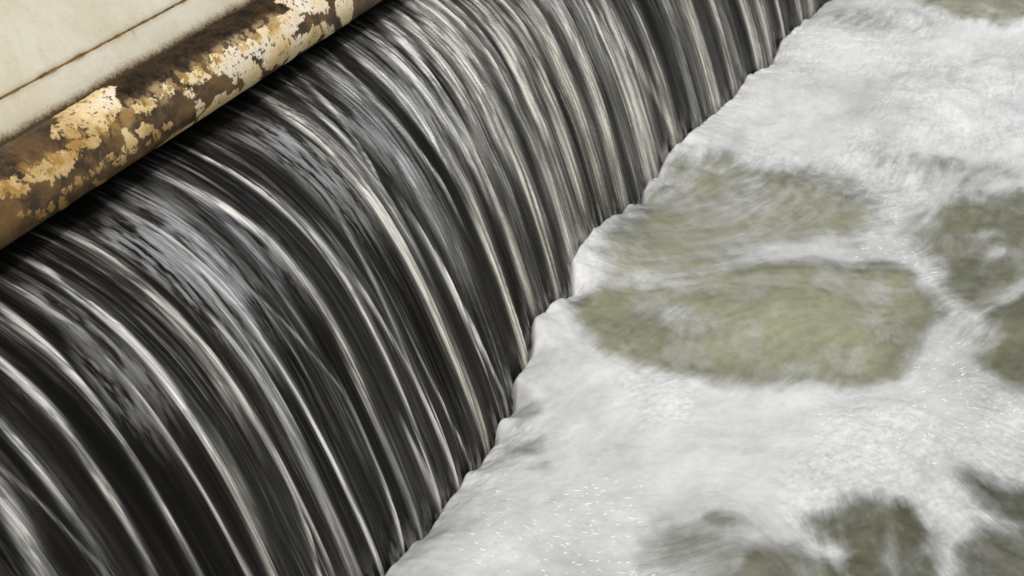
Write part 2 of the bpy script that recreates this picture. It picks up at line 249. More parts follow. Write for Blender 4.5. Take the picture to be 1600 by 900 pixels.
def vnoise(x, y, seed=0):
    """value noise in 0..1 on a wrapped random lattice"""
    rng = np.random.RandomState(seed)
    n = 512
    g = rng.rand(n, n).astype(np.float32)
    xi = np.floor(x).astype(np.int64); yi = np.floor(y).astype(np.int64)
    fx = (x - xi); fy = (y - yi)
    fx = fx * fx * (3 - 2 * fx); fy = fy * fy * (3 - 2 * fy)
    x0 = xi % n; x1 = (xi + 1) % n; y0 = yi % n; y1 = (yi + 1) % n
    return (g[x0, y0] * (1 - fx) * (1 - fy) + g[x1, y0] * fx * (1 - fy)
            + g[x0, y1] * (1 - fx) * fy + g[x1, y1] * fx * fy)

def fbm(x, y, seed=0, octaves=4, gain=0.5):
    s = 0.0; a = 1.0; tot = 0.0
    for o in range(octaves):
        s = s + a * vnoise(x * 2 ** o + 17.3 * o, y * 2 ** o + 9.1 * o, seed + o)
        tot += a; a *= gain
    return s / tot

def poly_sdf(px, py, poly):
    """signed distance to a polygon, negative inside"""
    d = np.full(px.shape, 1e9); s = np.ones(px.shape)
    n = len(poly)
    for i in range(n):
        ax, ay = poly[i]; bx, by = poly[i - 1]
        ex, ey = bx - ax, by - ay
        wx, wy = px - ax, py - ay
        t = np.clip((wx * ex + wy * ey) / (ex * ex + ey * ey + 1e-12), 0, 1)
        dx, dy = wx - ex * t, wy - ey * t
        d = np.minimum(d, dx * dx + dy * dy)
        c1 = py >= ay; c2 = py < by; c3 = ex * wy > ey * wx
        flip = (c1 & c2 & c3) | (~c1 & ~c2 & ~c3)
        s = np.where(flip, -s, s)
    return s * np.sqrt(d)

def spaced(segments):
    """1D coordinates from (start, end, step at start, step at end) runs"""
    out = []
    for a, b, s0, s1 in segments:
        n = max(2, int(round((b - a) / (0.5 * (s0 + s1)))))
        k = np.linspace(0, 1, n, endpoint=False)
        r = s1 / s0
        out.append(a + (b - a) * (k * (1 - 0.5 * (1 - r) * 1) if abs(r - 1) < 1e-6 else (r ** k - 1) / (r - 1)))
    out.append([segments[-1][1]])
    c = np.concatenate(out)
    return np.unique(c)

def grid_mesh(name, X, Y, Z, attrs=None):
    """one sheet from three equal 2D arrays, with float point attributes"""
    n, m = X.shape
    me = bpy.data.meshes.new(name)
    co = np.stack([X, Y, Z], -1).reshape(-1, 3).astype(np.float32)
    me.vertices.add(n * m)
    me.vertices.foreach_set('co', co.ravel())
    idx = np.arange(n * m, dtype=np.int32).reshape(n, m)
    q = np.stack([idx[:-1, :-1], idx[1:, :-1], idx[1:, 1:], idx[:-1, 1:]], -1).reshape(-1, 4)
    me.loops.add(q.size)
    me.loops.foreach_set('vertex_index', q.ravel())
    me.polygons.add(len(q))
    me.polygons.foreach_set('loop_start', np.arange(0, q.size, 4, dtype=np.int32))
    me.polygons.foreach_set('use_smooth', np.ones(len(q), dtype=bool))
    me.update(calc_edges=True)
    for k, a in (attrs or {}).items():
        at = me.attributes.new(k, 'FLOAT', 'POINT')
        at.data.foreach_set('value', np.ascontiguousarray(a, dtype=np.float32).ravel())
    return me

def link(name, me, mat=None, parent=None, **props):
    o = bpy.data.objects.new(name, me)
    COL.objects.link(o)
    if mat is not None:
        me.materials.append(mat)
    if parent is not None:
        o.parent = parent
    for k, v in props.items():
        o[k] = v
    return o

class NT:
    """small node-tree writer"""
    def __init__(self, name):
        self.mat = bpy.data.materials.new(name)
        self.mat.use_nodes = True
        self.t = self.mat.node_tree
        self.t.nodes.clear()
        self.out = self.t.nodes.new('ShaderNodeOutputMaterial')
        self.p = self.t.nodes.new('ShaderNodeBsdfPrincipled')
        self.t.links.new(self.p.outputs[0], self.out.inputs[0])
    def put(self, sock, v):
        if isinstance(v, bpy.types.NodeSocket):
            self.t.links.new(v, sock)
        else:
            sock.default_value = v
    def attr(self, name):
        n = self.t.nodes.new('ShaderNodeAttribute'); n.attribute_name = name
        return n.outputs['Fac']
    def math(self, op, a, b=0.0, clamp=False):
        n = self.t.nodes.new('ShaderNodeMath'); n.operation = op; n.use_clamp = clamp
        self.put(n.inputs[0], a); self.put(n.inputs[1], b)
        return n.outputs[0]
    def mix(self, f, a, b, mode='MIX'):
        n = self.t.nodes.new('ShaderNodeMix'); n.data_type = 'RGBA'; n.blend_type = mode
        self.put(n.inputs[0], f)
        self.put(n.inputs[6], a if isinstance(a, bpy.types.NodeSocket) else (*a, 1))
        self.put(n.inputs[7], b if isinstance(b, bpy.types.NodeSocket) else (*b, 1))
        return n.outputs[2]
    def ramp(self, f, stops):
        n = self.t.nodes.new('ShaderNodeValToRGB')
        e = n.color_ramp.elements
        while len(e) < len(stops): e.new(0.5)
        for i, (p, c) in enumerate(stops):
            e[i].position = p
            e[i].color = (*c, 1) if not isinstance(c, (int, float)) else (c, c, c, 1)
        self.put(n.inputs[0], f)
        return n.outputs[0]
    def noise(self, scale, detail=4, rough=0.55, vec=None, stretch=None, distortion=0.0):
        n = self.t.nodes.new('ShaderNodeTexNoise')
        n.inputs['Scale'].default_value = scale
        n.inputs['Detail'].default_value = detail
        n.inputs['Roughness'].default_value = rough
        n.inputs['Distortion'].default_value = distortion
        if vec is None:
            tc = self.t.nodes.new('ShaderNodeTexCoord'); vec = tc.outputs['Object']
        if stretch:
            m = self.t.nodes.new('ShaderNodeMapping')
            m.inputs['Scale'].default_value = stretch
            self.t.links.new(vec, m.inputs[0]); vec = m.outputs[0]
        self.t.links.new(vec, n.inputs['Vector'])
        return n.outputs[0]
    def xyz(self, x, y, z=0.0):
        n = self.t.nodes.new('ShaderNodeCombineXYZ')
        for s, v in zip(n.inputs, (x, y, z)): self.put(s, v)
        return n.outputs[0]
    def bump(self, h, strength=0.5, dist=0.002, normal=None):
        n = self.t.nodes.new('ShaderNodeBump')
        n.inputs['Strength'].default_value = strength
        n.inputs['Distance'].default_value = dist
        self.put(n.inputs['Height'], h)
        if normal is not None: self.t.links.new(normal, n.inputs['Normal'])
        self.t.links.new(n.outputs[0], self.p.inputs['Normal'])
        return n.outputs[0]
    def set(self, **kw):
        names = {'base': 'Base Color', 'rough': 'Roughness', 'spec': 'Specular IOR Level', 'alpha': 'Alpha',
                 'metal': 'Metallic', 'coat': 'Coat Weight', 'coatr': 'Coat Roughness', 'ior': 'IOR',
                 'sss': 'Subsurface Weight'}
        for k, v in kw.items():
            if isinstance(v, tuple): v = (*v, 1)
            self.put(self.p.inputs[names[k]], v)

# ------------------------------------------------------------------ materials
def mat_curtain():
    m = NT('falling_water')
    w = m.attr('white'); ti = m.attr('tint'); tu = m.attr('churn')
    y = m.attr('along'); t = m.attr('fall')
    v = m.xyz(m.math('MULTIPLY', y, 1.0), m.math('MULTIPLY', t, 0.028))
    fine = m.noise(420, 4, 0.65, v)
    v2 = m.xyz(y, m.math('MULTIPLY', t, 0.3))
    ripple = m.noise(230, 4, 0.6, v2, distortion=0.6)
    w2 = m.math('MULTIPLY', w, m.math('ADD', m.math('MULTIPLY', fine, 1.7), 0.15))
    dark = m.mix(m.ramp(m.noise(60, 4, 0.6, v), [(0.45, 0.0), (0.7, 1.0)]), (0.005, 0.0045, 0.0035), (0.014, 0.011, 0.008))
    light = m.ramp(ti, [(0.0, (0.58, 0.585, 0.63)), (0.5, (0.86, 0.855, 0.81)), (1.0, (0.62, 0.595, 0.46))])  # bluish end paints sky reflection into the colour of the streams
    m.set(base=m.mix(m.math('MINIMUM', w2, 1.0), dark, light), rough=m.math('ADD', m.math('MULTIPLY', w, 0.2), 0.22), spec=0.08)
    h = m.math('ADD', m.math('MULTIPLY', fine, 0.5), m.math('MULTIPLY', m.math('MULTIPLY', ripple, tu), 1.2))
    m.bump(h, 0.45, 0.004)
    return m.mat

def mat_foam():
    m = NT('foam')
    a = m.attr('cover'); s = m.attr('stroke')
    n = m.noise(260, 5, 0.65)
    n2 = m.noise(9, 3, 0.5)
    c = m.mix(s, (0.45, 0.455, 0.45), (0.86, 0.865, 0.86))
    c = m.mix(m.math('MULTIPLY', n2, 0.25), c, (0.52, 0.53, 0.49))
    m.set(base=c, rough=0.5, spec=0.35, alpha=a)
    m.bump(m.math('ADD', m.math('MULTIPLY', n, 0.5), m.math('MULTIPLY', s, 0.5)), 0.22, 0.002)
    return m.mat

def mat_pool():
    m = NT('pool_water')
    d = m.attr('murk_shade'); s = m.attr('stroke')
    n = m.noise(140, 5, 0.65)
    n2 = m.noise(14, 4, 0.6)
    k = m.math('ADD', m.math('MULTIPLY', s, 0.75), m.math('MULTIPLY', n, 0.35))
    pale = m.mix(k, (0.195, 0.20, 0.115), (0.42, 0.425, 0.29))
    deep = m.mix(k, (0.022, 0.024, 0.013), (0.11, 0.11, 0.068))
    c = m.mix(m.math('ADD', d, m.math('MULTIPLY', m.math('SUBTRACT', n2, 0.5), 0.5), True), pale, deep)
    m.set(base=c, rough=0.38, spec=0.35)
    m.bump(m.math('ADD', m.math('MULTIPLY', n, 0.6), s), 0.3, 0.003)
    return m.mat

def mat_pipe():
    m = NT('rusty_painted_metal')
    pa = m.attr('paint'); go = m.attr('gold'); cr = m.attr('crust')
    n = m.noise(38, 6, 0.65); n1 = m.noise(12, 3, 0.5); g = m.noise(420, 3, 0.6)
    n = m.math('ADD', m.math('MULTIPLY', n, 0.6), m.math('MULTIPLY', m.noise(210, 5, 0.75), 0.4))
    rust = m.ramp(n, [(0.36, (0.022, 0.013, 0.007)), (0.50, (0.075, 0.043, 0.020)), (0.64, (0.22, 0.125, 0.045))])
    rust = m.mix(m.math('MULTIPLY', m.ramp(n1, [(0.5, 0.0), (0.72, 1.0)]), 0.55), rust, (0.34, 0.19, 0.055))
    crust = m.mix(m.ramp(n, [(0.38, 0.0), (0.62, 1.0)]), (0.007, 0.005, 0.003), (0.060, 0.040, 0.020))
    body = m.mix(cr, rust, crust)
    cream = m.ramp(m.math('ADD', m.math('MULTIPLY', go, 0.75), m.math('MULTIPLY', m.noise(95, 6, 0.75), 0.6)),
                   [(0.28, (0.92, 0.84, 0.69)), (0.55, (0.86, 0.66, 0.34)), (0.95, (0.42, 0.24, 0.06))])
    cream = m.mix(m.math('MULTIPLY', m.ramp(m.noise(300, 3, 0.6), [(0.58, 0.0), (0.70, 1.0)]), 0.5), cream, (0.22, 0.15, 0.07))
    m.set(base=m.mix(pa, body, cream), rough=m.math('ADD', m.math('MULTIPLY', n, 0.3), m.math('ADD', 0.28, m.math('MULTIPLY', cr, 0.3))), spec=m.math('SUBTRACT', 0.45, m.math('MULTIPLY', cr, 0.35)))
    m.bump(m.math('ADD', m.math('MULTIPLY', g, 0.5), m.math('MULTIPLY', n, 1.0)), 0.4, 0.002)
    return m.mat

def mat_slab(edge_side):
    """cream stone; 'joint' attribute is the distance (m) to the rusty joint, 'foot' to the pipe"""
    m = NT('cream_stone')
    j = m.attr('joint'); ft = m.attr('foot')
    n = m.noise(7, 5, 0.6); n2 = m.noise(45, 6, 0.65); n3 = m.noise(18, 4, 0.6)
    base = m.ramp(n, [(0.30, (0.71, 0.645, 0.465)), (0.52, (0.79, 0.745, 0.60)), (0.75, (0.81, 0.79, 0.68))])
    base = m.mix(m.math('MULTIPLY', m.ramp(n2, [(0.50, 0.0), (0.75, 1.0)]), 0.22), base, (0.50, 0.42, 0.25))
    veins = m.ramp(m.noise(5, 6, 0.7, distortion=1.6), [(0.485, 0.0), (0.5, 1.0), (0.515, 0.0)])
    base = m.mix(m.math('MULTIPLY', veins, 0.16), base, (0.42, 0.36, 0.24))
    pits = m.ramp(m.noise(210, 3, 0.6), [(0.66, 0.0), (0.72, 1.0)])
    base = m.mix(m.math('MULTIPLY', pits, 0.45), base, (0.34, 0.27, 0.15))
    jn = m.math('ADD', j, m.math('MULTIPLY', m.math('SUBTRACT', n3, 0.5), 0.016))
    jn = m.math('ADD', jn, m.math('MULTIPLY', m.math('SUBTRACT', n2, 0.5), 0.006))
    k1 = m.ramp(m.math('MULTIPLY', jn, 30.0, True), [(0.015, 0.9), (0.075, 0.30), (0.28, 0.0)])
    base = m.mix(k1, base, (0.28, 0.19, 0.06))
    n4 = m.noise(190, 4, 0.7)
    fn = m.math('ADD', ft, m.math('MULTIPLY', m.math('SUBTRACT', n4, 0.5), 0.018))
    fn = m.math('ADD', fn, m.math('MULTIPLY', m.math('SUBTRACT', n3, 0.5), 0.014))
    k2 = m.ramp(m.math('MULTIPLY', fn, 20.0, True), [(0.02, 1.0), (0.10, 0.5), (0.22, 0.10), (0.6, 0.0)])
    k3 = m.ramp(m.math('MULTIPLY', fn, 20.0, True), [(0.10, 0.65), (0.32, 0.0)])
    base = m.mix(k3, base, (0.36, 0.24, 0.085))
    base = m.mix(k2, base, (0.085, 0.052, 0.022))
    m.set(base=base, rough=0.45, spec=0.4)
    m.bump(m.math('ADD', m.math('MULTIPLY', n2, 1.0), m.math('MULTIPLY', n, 0.6)), 0.25, 0.002)
    return m.mat

def mat_mortar():
    m = NT('rust_stained_mortar')
    n = m.noise(60, 5, 0.7)
    m.set(base=m.ramp(n, [(0.3, (0.09, 0.048, 0.016)), (0.55, (0.26, 0.15, 0.045)), (0.75, (0.55, 0.42, 0.22))]), rough=0.8, spec=0.2)
    m.bump(n, 0.6, 0.003)
    return m.mat

def mat_glint_bead():
    m = NT('glint_bead')
    m.set(base=(0.95, 0.95, 0.95), rough=0.2, spec=1.0)  # near-white and glossy so the added beads glint
    return m.mat

# ------------------------------------------------------------------ falling water
PX = [-2.319570024821094, 5.8314711151779655, -5.063008484704363, 1.2134081754647459, 0.8959659183449774, -0.5397333623196371]
PZ = [-2.7401211387758293, 6.4472818897320066, -4.768275518100608, 0.5099261174084238, -0.18091951972729345, 0.5564194389175702]
T_END = 0.917

def profile(t):
    return np.polyval(PX, t), np.polyval(PZ, t)

CY = np.array([c[0] for c in CONTACT]); CZ = np.array([c[1] for c in CONTACT])
CYD = np.linspace(CY[0] - 0.3, CY[-1] + 0.3, 1200)
_k = np.exp(-0.5 * (np.linspace(-4, 4, 41) / 0.55) ** 2); _k /= _k.sum()
_kw = np.exp(-0.5 * (np.linspace(-60, 60, 121) / 22) ** 2); _kw /= _kw.sum()
CZW = np.convolve(np.pad(np.interp(CYD, CY, CZ), 60, mode='edge'), _kw, 'valid')
CZD = np.convolve(np.pad(np.interp(CYD, CY, CZ), 20, mode='edge'), _k, 'valid')

def skewed(Y, T):
    """the weir is not quite level: around its middle the streams slide sideways as they fall"""
    A = 0.30 * smooth(1.65, 2.1, Y) * (1 - 0.62 * smooth(2.55, 3.1, Y)) + 0.05 * smooth(1.3, 1.0, Y)
    F = np.where(T < 0.45, T, 0.45 + 0.45 * (T - 0.45))
    return Y + A * F

def build_curtain():
    yc = spaced([(-0.6, 0.80, 0.02, 0.002), (0.80, 1.5, 0.0011, 0.0012), (1.5, 4.45, 0.0012, 0.0034), (4.45, 9.0, 0.004, 0.05)])
    tc = spaced([(0.0, T_END, 0.0036, 0.0036)])
    Y, T = np.meshgrid(yc, tc, indexing='ij')
    # the streams wander a little as they fall
    drift = (fbm(Y * 14, T * 2.2, 11, 3) - 0.5) * 0.010 + (fbm(Y * 60, T * 3.5, 15, 2) - 0.5) * 0.004
    Yw = skewed(Y, T)
    Yd = Yw + drift
    white = np.zeros_like(Y); tint = np.full_like(Y, 0.5); churn = np.zeros_like(Y); wsum = np.full_like(Y, 0.25)
    tsum = tint * 0.25
    rng = np.random.RandomState(4)
    clear = np.ones_like(Y)
    edge = (vnoise(Y * 420, T * 5, 31) - 0.5)
    for k, (pts, hw, b, ti, tu) in enumerate(STRANDS):
        ts = np.array([p[0] for p in pts]); ys = np.array([p[1] for p in pts])
        sel = (yc > ys.min() - 0.2) & (yc < ys.max() + 0.2)
        i0, i1 = np.where(sel)[0][[0, -1]]
        sl = slice(i0, i1 + 1)
        yw = skewed(ys, ts)
        cf = np.polyfit(ts, yw, 2 if len(ts) > 4 else (1 if len(ts) > 2 else 0))
        y0 = np.polyval(cf, np.clip(tc, ts[0] - 0.02, ts[-1] + 0.02))[None, :]
        fade_in = smooth(ts[0] - 0.09, ts[0] + 0.05, tc) if ts[0] > 0.25 else smooth(0.06, 0.22, tc)
        fade_out = 1.0 if ts[-1] > 0.70 else 1 - smooth(ts[-1] - 0.08, ts[-1] + 0.16, tc)
        breadth = hw * (0.55 + 0.55 * vnoise(tc * 5 + k * 3.7, tc * 0 + k, 77)) * np.interp(tc, [0, .12, .22, .36, .55, 1], [.7, 1.15, 1.55, 1.35, 1.05, 1.0])
        breadth = (breadth * (1.30 if k % 3 else 1.05))[None, :]
        d = (Yd[sl] - y0 - drift[sl].mean() + edge[sl] * 0.0030)
        skew = 1.0 if k % 2 else -1.0
        dn = d / breadth * np.where(d * skew > 0, 1.35, 0.85)
        g = (0.90 * np.exp(-np.abs(dn) ** 2.8) + 0.12 * np.exp(-np.abs(dn * 0.6) ** 2)) * (fade_in * fade_out)[None, :]
        g *= (0.72 + 0.56 * vnoise(tc * 7 + 5 * k, tc * 0 + k, 78))[None, :]
        clear[sl] *= 1 - np.clip(b * (1.15 + 0.22 * (ys.mean() > 2.1)) * g, 0, .97)
        wgt = g * b
        tsum[sl] += wgt * (ti * 0.5 + 0.5); wsum[sl] += wgt
        churn[sl] = np.maximum(churn[sl], tu * g)
    white = 1 - clear
    tint = tsum / wsum
    mott = fbm(Yd * 75 + 2 * vnoise(Y * 12, T * 9, 34), T * 15, 35, 4, 0.62)
    veil = 0.045 * smooth(0.42, 0.66, fbm(Yw * 16, T * 1.5, 36, 3, 0.6)) + 0.16 * smooth(1.7, 2.4, Y) * smooth(0.38, 0.62, fbm(Yw * 22, T * 1.2, 37, 3, 0.6))
    white = 1 - (1 - white) * (1 - veil)
    # fine threads between and inside the main streams
    far = smooth(1.6, 4.2, Y)
    f1 = fbm(Yd * 70, T * 1.3, 40, 2)
    f2 = fbm(Yd * 190, T * 2.6, 45, 2)
    f3 = fbm(Yd * 430, T * 5.0, 50, 2)
    outside = smooth(0.97, 0.85, Y) + smooth(4.25, 4.45, Y)
    f4 = fbm(Yd * 120 + 4 * vnoise(Y * 9, T * 6, 53), T * 4.4, 54, 4, 0.66)
    thread = smooth(0.46, 0.80, f4 * 0.6 + f1 * 0.25 + f2 * 0.15)
    thread2 = smooth(0.58, 0.86, f3)
    grp = smooth(0.40, 0.68, fbm(Yd * 19, T * 1.6, 66, 3))
    amp = (0.01 + 0.46 * grp) * (0.7 + 0.35 * far) * (1 - 0.45 * smooth(0.45, 0.75, T)) + 0.35 * np.clip(outside, 0, 1)
    amp = amp * (1.25 - 0.5 * smooth(0.2, 0.8, T) * (1 - far))
    white = 1 - (1 - white) * (1 - thread * amp) * (1 - thread2 * (0.02 + 0.14 * grp))
    cut = smooth(0.38, 0.24, f2 * 0.7 + f1 * 0.3)
    white = white * (1 - 0.7 * cut)
    torn = fbm(Yd * 260, T * 9, 60, 3, 0.6)
    high = smooth(0.55, 0.18, T)
    white *= 0.60 + 0.60 * vnoise(Yd * 300, T * 4, 61)
    white *= 1 - (0.30 + 0.45 * high) * smooth(0.52, 0.34, torn)
    inner = fbm(Yd * 150, T * 3.2, 62, 3, 0.7)
    mid = smooth(1.7, 2.3, Y)
    white *= 1 - (0.25 + 0.20 * mid) * smooth(0.56, 0.36, inner)
    bright = smooth(0.55, 0.72, inner)
    white = np.clip(white * (1 + 0.30 * high + 0.5 * bright), 0, 1)  # paints a highlight into the white on the upper curve
    # less white where it slips out from under the pipe, fraying into the first streams
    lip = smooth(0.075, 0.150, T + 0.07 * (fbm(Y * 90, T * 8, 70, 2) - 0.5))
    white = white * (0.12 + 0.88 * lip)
    white = np.clip(white, 0, 1) ** 1.22
    white = white * (1 - 0.55 * smooth(0.56, 0.38, mott) * (0.35 + 0.65 * smooth(0.7, 0.3, T)))
    # sky reflection painted into tint and white as torn sheets high on the curve
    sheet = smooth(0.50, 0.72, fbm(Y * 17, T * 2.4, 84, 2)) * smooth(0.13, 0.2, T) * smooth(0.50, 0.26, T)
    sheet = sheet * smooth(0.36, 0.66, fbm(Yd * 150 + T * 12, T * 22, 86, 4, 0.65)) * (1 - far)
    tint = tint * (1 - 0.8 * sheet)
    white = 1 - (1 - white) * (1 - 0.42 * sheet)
    # spray at the foot, over crevice shade painted by dimming the white
    _, zt = profile(tc)
    above = zt[None, :] - np.interp(yc, CYD, CZD)[:, None]
    foot = np.exp(-np.clip(above, 0, None) / 0.022)
    haze = fbm(Yd * 70, T * 22, 87, 4, 0.6)
    white = np.clip(white * (1 - 0.45 * foot) + 0.26 * foot * smooth(0.40, 0.72, haze), 0, 1)
    low = smooth(0.3, 0.75, T)
    tint = np.clip(tint + 0.07 * smooth(1.9, 2.6, Y) + 0.22 * low * (fbm(Y * 10, T, 81, 2)), 0, 1)
    upper = smooth(0.42, 0.12, T)
    churn = np.clip(churn + upper * smooth(0.5, 0.75, fbm(Y * 25, T * 6, 90, 2)) * 0.7, 0, 1)
    lift = 0.0026 * smooth(0, 0.8, white) + 0.006 * (f1 - 0.5) + 0.0016 * (f2 - 0.5) + 0.0006 * (f3 - 0.5)
    rip = fbm(Y * 160 + T * 40, T * 60, 95, 3) - 0.5
    lift = lift + rip * 0.0012 * churn
    lift *= smooth(0.02, 0.2, T)
    x, z = profile(tc)
    tx, tz = np.gradient(x, tc), np.gradient(z, tc)
    l = np.hypot(tx, tz); nx, nz = -tz / l, tx / l
    nx, nz = np.where(nz < 0, -1, 1) * 0 + (-tz / l), tx / l
    X = x[None, :] + nx[None, :] * lift
    Z = z[None, :] + nz[None, :] * lift
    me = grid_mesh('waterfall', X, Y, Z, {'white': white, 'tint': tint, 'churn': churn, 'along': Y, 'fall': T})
    return link('waterfall', me, mat_curtain(), kind='structure',
                label='dark curtain of falling water streaked with silvery white strands')

build_curtain()

# ------------------------------------------------------------------ pool: water and foam
TT = np.linspace(0, T_END, 400)
TXP, TZP = profile(TT)

def pool_grid(step):
    xc = spaced([(-0.14, 1.05, 0.0016 * step, 0.0017 * step), (1.05, 1.9, 0.002 * step, 0.03), ])
    yc = spaced([(0.5, 1.35, 0.02, 0.002 * step), (1.35, 4.7, 0.0017 * step, 0.0040 * step), (4.7, 7.0, 0.005 * step, 0.06)])
    return np.meshgrid(xc, yc, indexing='ij')

def surface(X, Y):
    """low relief shared by water and foam"""
    hc = np.interp(Y + 0.03 * (fbm(Y * 30, X * 20, 99, 2) - 0.5), CYD, CZD)
    xf = np.interp(-hc, -TZP[::1], TXP)          # where the curtain meets that height
    d = X - xf
    dp = np.clip(d, 0, None)
    hw = np.interp(Y, CYD, CZW)
    h = hw * np.exp(-dp / 0.12) + (hc - hw) * np.exp(-(dp / 0.045) ** 2)
    h = h + 0.010 * smooth(0.0, 0.06, d) * np.exp(-np.clip(d, 0, None) / 0.16)
    lump = fbm(Y * 22, X * 12, 98, 3) - 0.5
    h = h + 0.026 * lump * np.exp(-np.clip(d, 0, None) / 0.05)
    edge = smooth(0.015, -0.006, d)
    h = h - 0.042 * edge ** 1.5
    h = h + (fbm(X * 5, Y * 4, 101, 3) - 0.5) * 0.05 * smooth(0.05, 0.4, d)
    return h, d

def flow(X, Y):
    vx = np.zeros_like(X); vy = np.zeros_like(X); 
    for fx, fy, dx, dy in FLOW:
        w = 1.0 / (((X - fx) ** 2 + (0.6 * (Y - fy)) ** 2) ** 1.5 + 1e-4)
        vx += w * dx; vy += w * dy
    a = (fbm(X * 6, Y * 5, 120, 3) - 0.5) * 1.3
    l = np.hypot(vx, vy) + 1e-9
    vx, vy = vx / l, vy / l
    return vx * np.cos(a) - vy * np.sin(a), vx * np.sin(a) + vy * np.cos(a)

def strokes(vx, vy, X, Y, seed, steps, ds, coarse=1):
    """noise smeared along the flow: foam drawn out by the moving water"""
    n, m = X.shape
    rng = np.random.RandomState(seed)
    src = rng.rand(n, m).astype(np.float32)
    if coarse > 1:
        s2 = rng.rand(n // coarse + 2, m // coarse + 2).astype(np.float32)
        src = s2[np.arange(n)[:, None] // coarse, np.arange(m)[None, :] // coarse]
    gx = np.gradient(X[:, 0]); gy = np.gradient(Y[0, :])
    acc = src.copy(); cnt = 1
    for sgn in (1, -1):
        fi = np.arange(n, dtype=np.float32)[:, None] + np.zeros((1, m), np.float32)
        fj = np.arange(m, dtype=np.float32)[None, :] + np.zeros((n, 1), np.float32)
        for k in range(steps):
            ii = np.clip(fi.astype(np.int32), 0, n - 1); jj = np.clip(fj.astype(np.int32), 0, m - 1)
            fi += sgn * vx[ii, jj] * (ds / gx)[ii]
            fj += sgn * vy[ii, jj] * (ds / gy)[jj]
            ii = np.clip((fi + 0.5).astype(np.int32), 0, n - 1); jj = np.clip((fj + 0.5).astype(np.int32), 0, m - 1)
            acc += src[ii, jj]; cnt += 1
    acc /= cnt
    acc = (acc - acc.mean()) / acc.std()
    return acc

def blur(a, k):
    for ax in (0, 1):
        for _ in range(2):
            c = np.cumsum(np.pad(a, [(k + 1, k) if q == ax else (0, 0) for q in (0, 1)], mode='edge'), axis=ax)
            a = (np.take(c, range(2 * k + 1, c.shape[ax]), ax) - np.take(c, range(0, c.shape[ax] - 2 * k - 1), ax)) / (2 * k + 1)
    return a

def coverage(X, Y, warp=1.0):
    """0 open green water .. 1 closed foam, and how dark the open water is"""
    wx = (fbm(X * 20, Y * 17, 130, 4) - 0.5) * 0.034 * warp
    wy = (fbm(X * 19, Y * 16, 140, 4) - 0.5) * 0.034 * warp
    Xw, Yw = X + wx, Y + wy
    open_ = np.zeros_like(X); dark = np.zeros_like(X); dw = np.full_like(X, 1e-3)
    for poly, a, soft, dk in HOLES:
        pa = np.array(poly); lo = pa.min(0) - 0.25; hi = pa.max(0) + 0.25
        i = np.where((X[:, 0] > lo[0]) & (X[:, 0] < hi[0]))[0]; j = np.where((Y[0] > lo[1]) & (Y[0] < hi[1]))[0]
        if len(i) == 0 or len(j) == 0: continue
        s = np.ix_(i, j)
        sd = poly_sdf(Xw[s], Yw[s], poly)
        g = a * smooth(soft * 2.2, -soft * 1.2, sd)
        open_[s] = np.maximum(open_[s], g)
        w2 = np.exp(-np.clip(sd, 0, None) / 0.03) + 1e-6
        dark[s] += w2 * dk; dw[s] += w2
    veil = np.zeros_like(X)
    for cx, cy, ax, ay, bx, by, a in VEILS:
        det = ax * by - ay * bx
        dx, dy = Xw - cx, Yw - cy
        u = (dx * by - dy * bx) / det; v = (dy * ax - dx * ay) / det
        veil = np.maximum(veil, a * np.exp(-(u * u + v * v) * 1.1))
    away = np.clip(smooth(1.15, 1.4, X) + smooth(4.7, 5.2, Y) + smooth(1.3, 1.0, Y), 0, 1)
    free = smooth(0.5, 0.62, fbm(X * 3.2, Y * 2.4, 150, 3)) * 0.9 * away
    open_ = np.maximum(open_ * (1 - veil), free)
    dk = dark / dw
    for cx, cy, ax, ay, bx, by, a in MURK:
        det = ax * by - ay * bx
        dx, dy = Xw - cx, Yw - cy
        u = (dx * by - dy * bx) / det; v = (dy * ax - dx * ay) / det
        dk = dk + a * np.exp(-(u * u + v * v))
    return open_, dk

